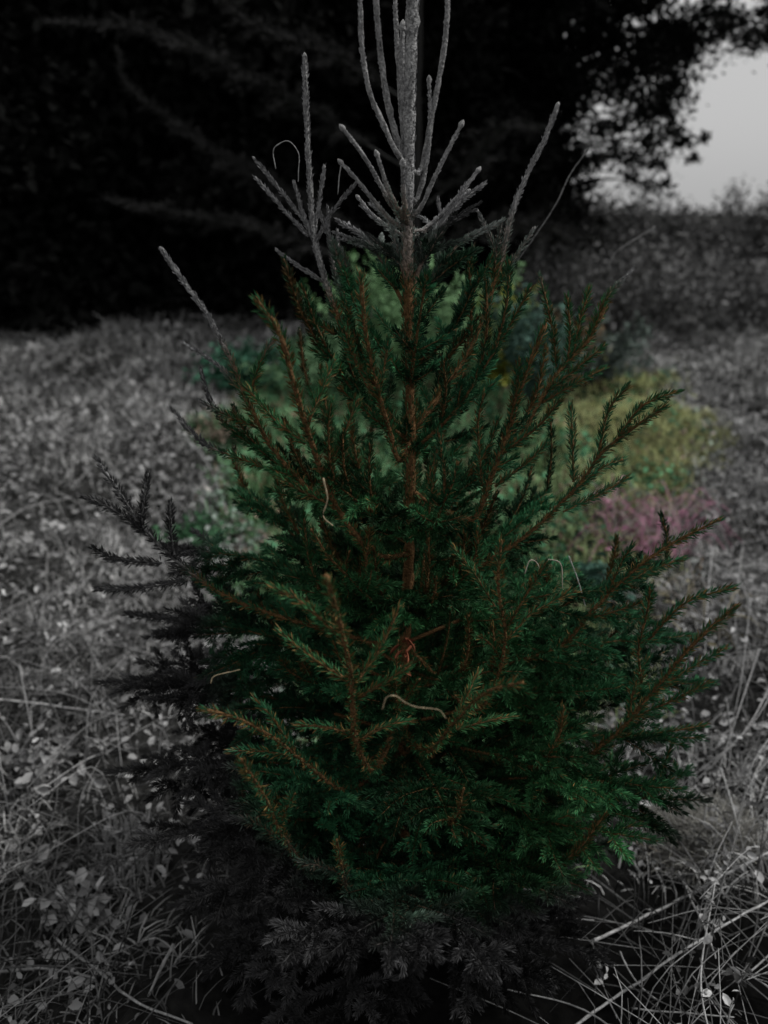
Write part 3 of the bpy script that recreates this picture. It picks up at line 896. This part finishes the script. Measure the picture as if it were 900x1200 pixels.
forest_tree(1.55, 6.9, 3.6, 1.2, 12500, 'sparse leafy tree with sky showing through its lacy leaves at the upper right', name='leafy_tree', s=.045, clumps=cl, trunk_r=.03, loose=True)

# low spruce boughs hanging out of the dark wood at the upper left
GREYN_keep = GREYN.copy()


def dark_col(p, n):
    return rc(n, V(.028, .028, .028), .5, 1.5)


def hang(pl, Y0, Y1, lt, label, nl=.05):
    global needle_col
    w, n_ = MB(), MB()
    m = len(pl)
    pts = [P(x, y, Y0 + (Y1 - Y0) * k / (m - 1)) for k, (x, y) in enumerate(pl)]
    keep = needle_col
    needle_col = lambda *a, **k: dark_col
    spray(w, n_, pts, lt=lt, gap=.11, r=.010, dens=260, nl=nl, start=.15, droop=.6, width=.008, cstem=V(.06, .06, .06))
    needle_col = keep
    return w, n_


lowc = empty('drooping_conifer', V(.25, 5.0, float(terrain(.25, 5.0))), 'conifer behind the spruce whose drooping grey boughs reach out over the upper left', 'tree')
w = MB(); tube(w, resample([V(.25, 5.0, .3), V(.22, 5.0, 2.0), V(.25, 5.05, 4.8)], .15), .06, .02, 8, V(.015, .015, .015), bump=.08)
w.build('trunk', M_DARK, lowc)
for pl in [[(440, 330), (360, 285), (250, 258), (120, 232)], [(470, 300), (340, 225), (235, 165), (150, 100), (140, 60)], [(480, 200), (330, 110), (180, 40), (50, 25)], [(500, 240), (560, 190), (590, 150), (640, 150)],
           [(480, 120), (380, 60), (300, 30), (250, -10)], [(500, 300), (580, 262), (640, 268), (700, 280)]]:
    w, n_ = hang(pl, 5.0, 4.4, .30, '')
    b = w.build('branch', M_DARK, lowc); n_.build('needles', M_DARK, b)

# ------------------------------------------------------------------ bushes at the right
BL = ['grey bramble bush against the sky behind the right side of the spruce', 'grey bramble bush below the lacy leaves of the sky gap', 'grey leafy bush under the open sky, right of the sky gap middle', 'grey leafy bush at the right edge of the photo',
      'low grey bush in front of the hedge, behind the long thin twig', 'low grey bush in front of the hedge, near the pale short twig', 'low grey bush in front of the hedge at the right edge', 'tall weedy bush beyond the right frame edge']


def bush(cx, cy, Y, w_, h_, n, label, tone=.15, s=.05):
    c = P(cx, cy, Y); z0 = float(terrain(c[0], Y)); hm = h_
    root = empty('bramble_bush', V(c[0], Y, z0), label, 'bush', 'bushes along the far right of the meadow')
    st, lf = MB(), MB()
    ps = []
    for i in range(60):
        a = random.uniform(0, 6.283); q = random.uniform(.2, 1)
        top = V(c[0] + math.cos(a) * w_ * q, Y + math.sin(a) * w_ * .7 * q, z0 + hm * random.uniform(.5, 1.08) * math.sqrt(max(.1, 1 - .6 * q * q)))
        b = V(c[0] + math.cos(a) * w_ * .3 * q, Y + math.sin(a) * w_ * .2 * q, z0)
        m_ = (b + top) / 2 + V(random.gauss(0, .08), random.gauss(0, .08), .1)
        e = top + V(random.gauss(0, .12), random.gauss(0, .12), random.uniform(-.15, .28))
        q_ = resample([b, m_, top, e], .06)
        tube(st, q_, .006, .003, 4, V(.16, .16, .16) * random.uniform(.4, 1.3))
        k = n // 60
        ps.append(q_[rng.integers(len(q_) // 4, len(q_), k)] + rng.standard_normal((k, 3)) * .07)
    p = np.vstack(ps)
    leafs(lf, p, rng.uniform(.5, 1.3, len(p)) * s, rc(len(p), V(tone, tone, tone), .4, 1.7), up=.3)
    st.build('stems', M_STALK, root); lf.build('leaves', M_LEAF, root)


bush(680, 250, 7.6, .75, 1.00, 8500, BL[0], .11)
bush(770, 250, 8.0, .8, 1.06, 8500, BL[1], .14)
bush(860, 255, 8.2, .8, 1.0, 8500, BL[2], .16)
bush(950, 255, 7.8, .9, 1.0, 8500, BL[3], .18)
bush(665, 300, 5.6, .5, .70, 3000, BL[4], .14)
bush(765, 310, 6.0, .65, .66, 3000, BL[5], .20)
bush(880, 320, 6.2, .75, .62, 3000, BL[6], .22)
bush(1060, 255, 7.6, 1.1, 1.3, 8500, BL[7], .18)

# ------------------------------------------------------------------ light
wd = bpy.data.worlds.new('World'); scene.world = wd; wd.use_nodes = True
N = wd.node_tree.nodes; L = wd.node_tree.links
bg = N['Background']; bg.inputs['Strength'].default_value = .10
sky = N.new('ShaderNodeTexSky'); sky.sky_type = 'NISHITA'; sky.sun_disc = False
sky.sun_elevation = math.radians(50); sky.sun_rotation = math.radians(84); sky.dust_density = 4; sky.air_density = 1.5
bw = N.new('ShaderNodeRGBToBW'); L.new(sky.outputs[0], bw.inputs[0]); 
cloud = N.new('ShaderNodeMix'); cloud.data_type = 'RGBA'; cloud.inputs['Factor'].default_value = .45   # an even grey cloud cover over the clear sky
cloud.inputs['B'].default_value = (16, 16, 16, 1)
L.new(bw.outputs[0], cloud.inputs['A']); L.new(cloud.outputs['Result'], bg.inputs['Color'])
sd = bpy.data.lights.new('sun', 'SUN'); sd.energy = 3.0; sd.angle = math.radians(10); sd.color = (1, .98, .95)
so = bpy.data.objects.new('sun', sd); COL.objects.link(so)
el, rot = sky.sun_elevation, sky.sun_rotation
from mathutils import Vector
so.rotation_euler = Vector((math.sin(rot) * math.cos(el), math.cos(rot) * math.cos(el), math.sin(el))).to_track_quat('Z', 'Y').to_euler()

cd = bpy.data.cameras.new('camera'); co = bpy.data.objects.new('camera', cd); COL.objects.link(co)
co.location = CAM; co.rotation_euler = (math.radians(90) - PITCH, 0, 0)
cd.sensor_fit = 'HORIZONTAL'; cd.sensor_width = 36; cd.lens = 36 * FPX / 900
cd.clip_start = .02; cd.clip_end = 3000
cd.dof.use_dof = True; cd.dof.focus_distance = 1.45; cd.dof.aperture_fstop = 2.9
scene.camera = co
scene.view_settings.view_transform = 'Standard'; scene.view_settings.look = 'None'
scene.view_settings.exposure = -.8; scene.view_settings.gamma = 1
cy = scene.cycles
cy.max_bounces = 4; cy.diffuse_bounces = 1; cy.glossy_bounces = 1; cy.use_denoising = True
for o in scene.objects:
    if '_o' in o:
        del o['_o']
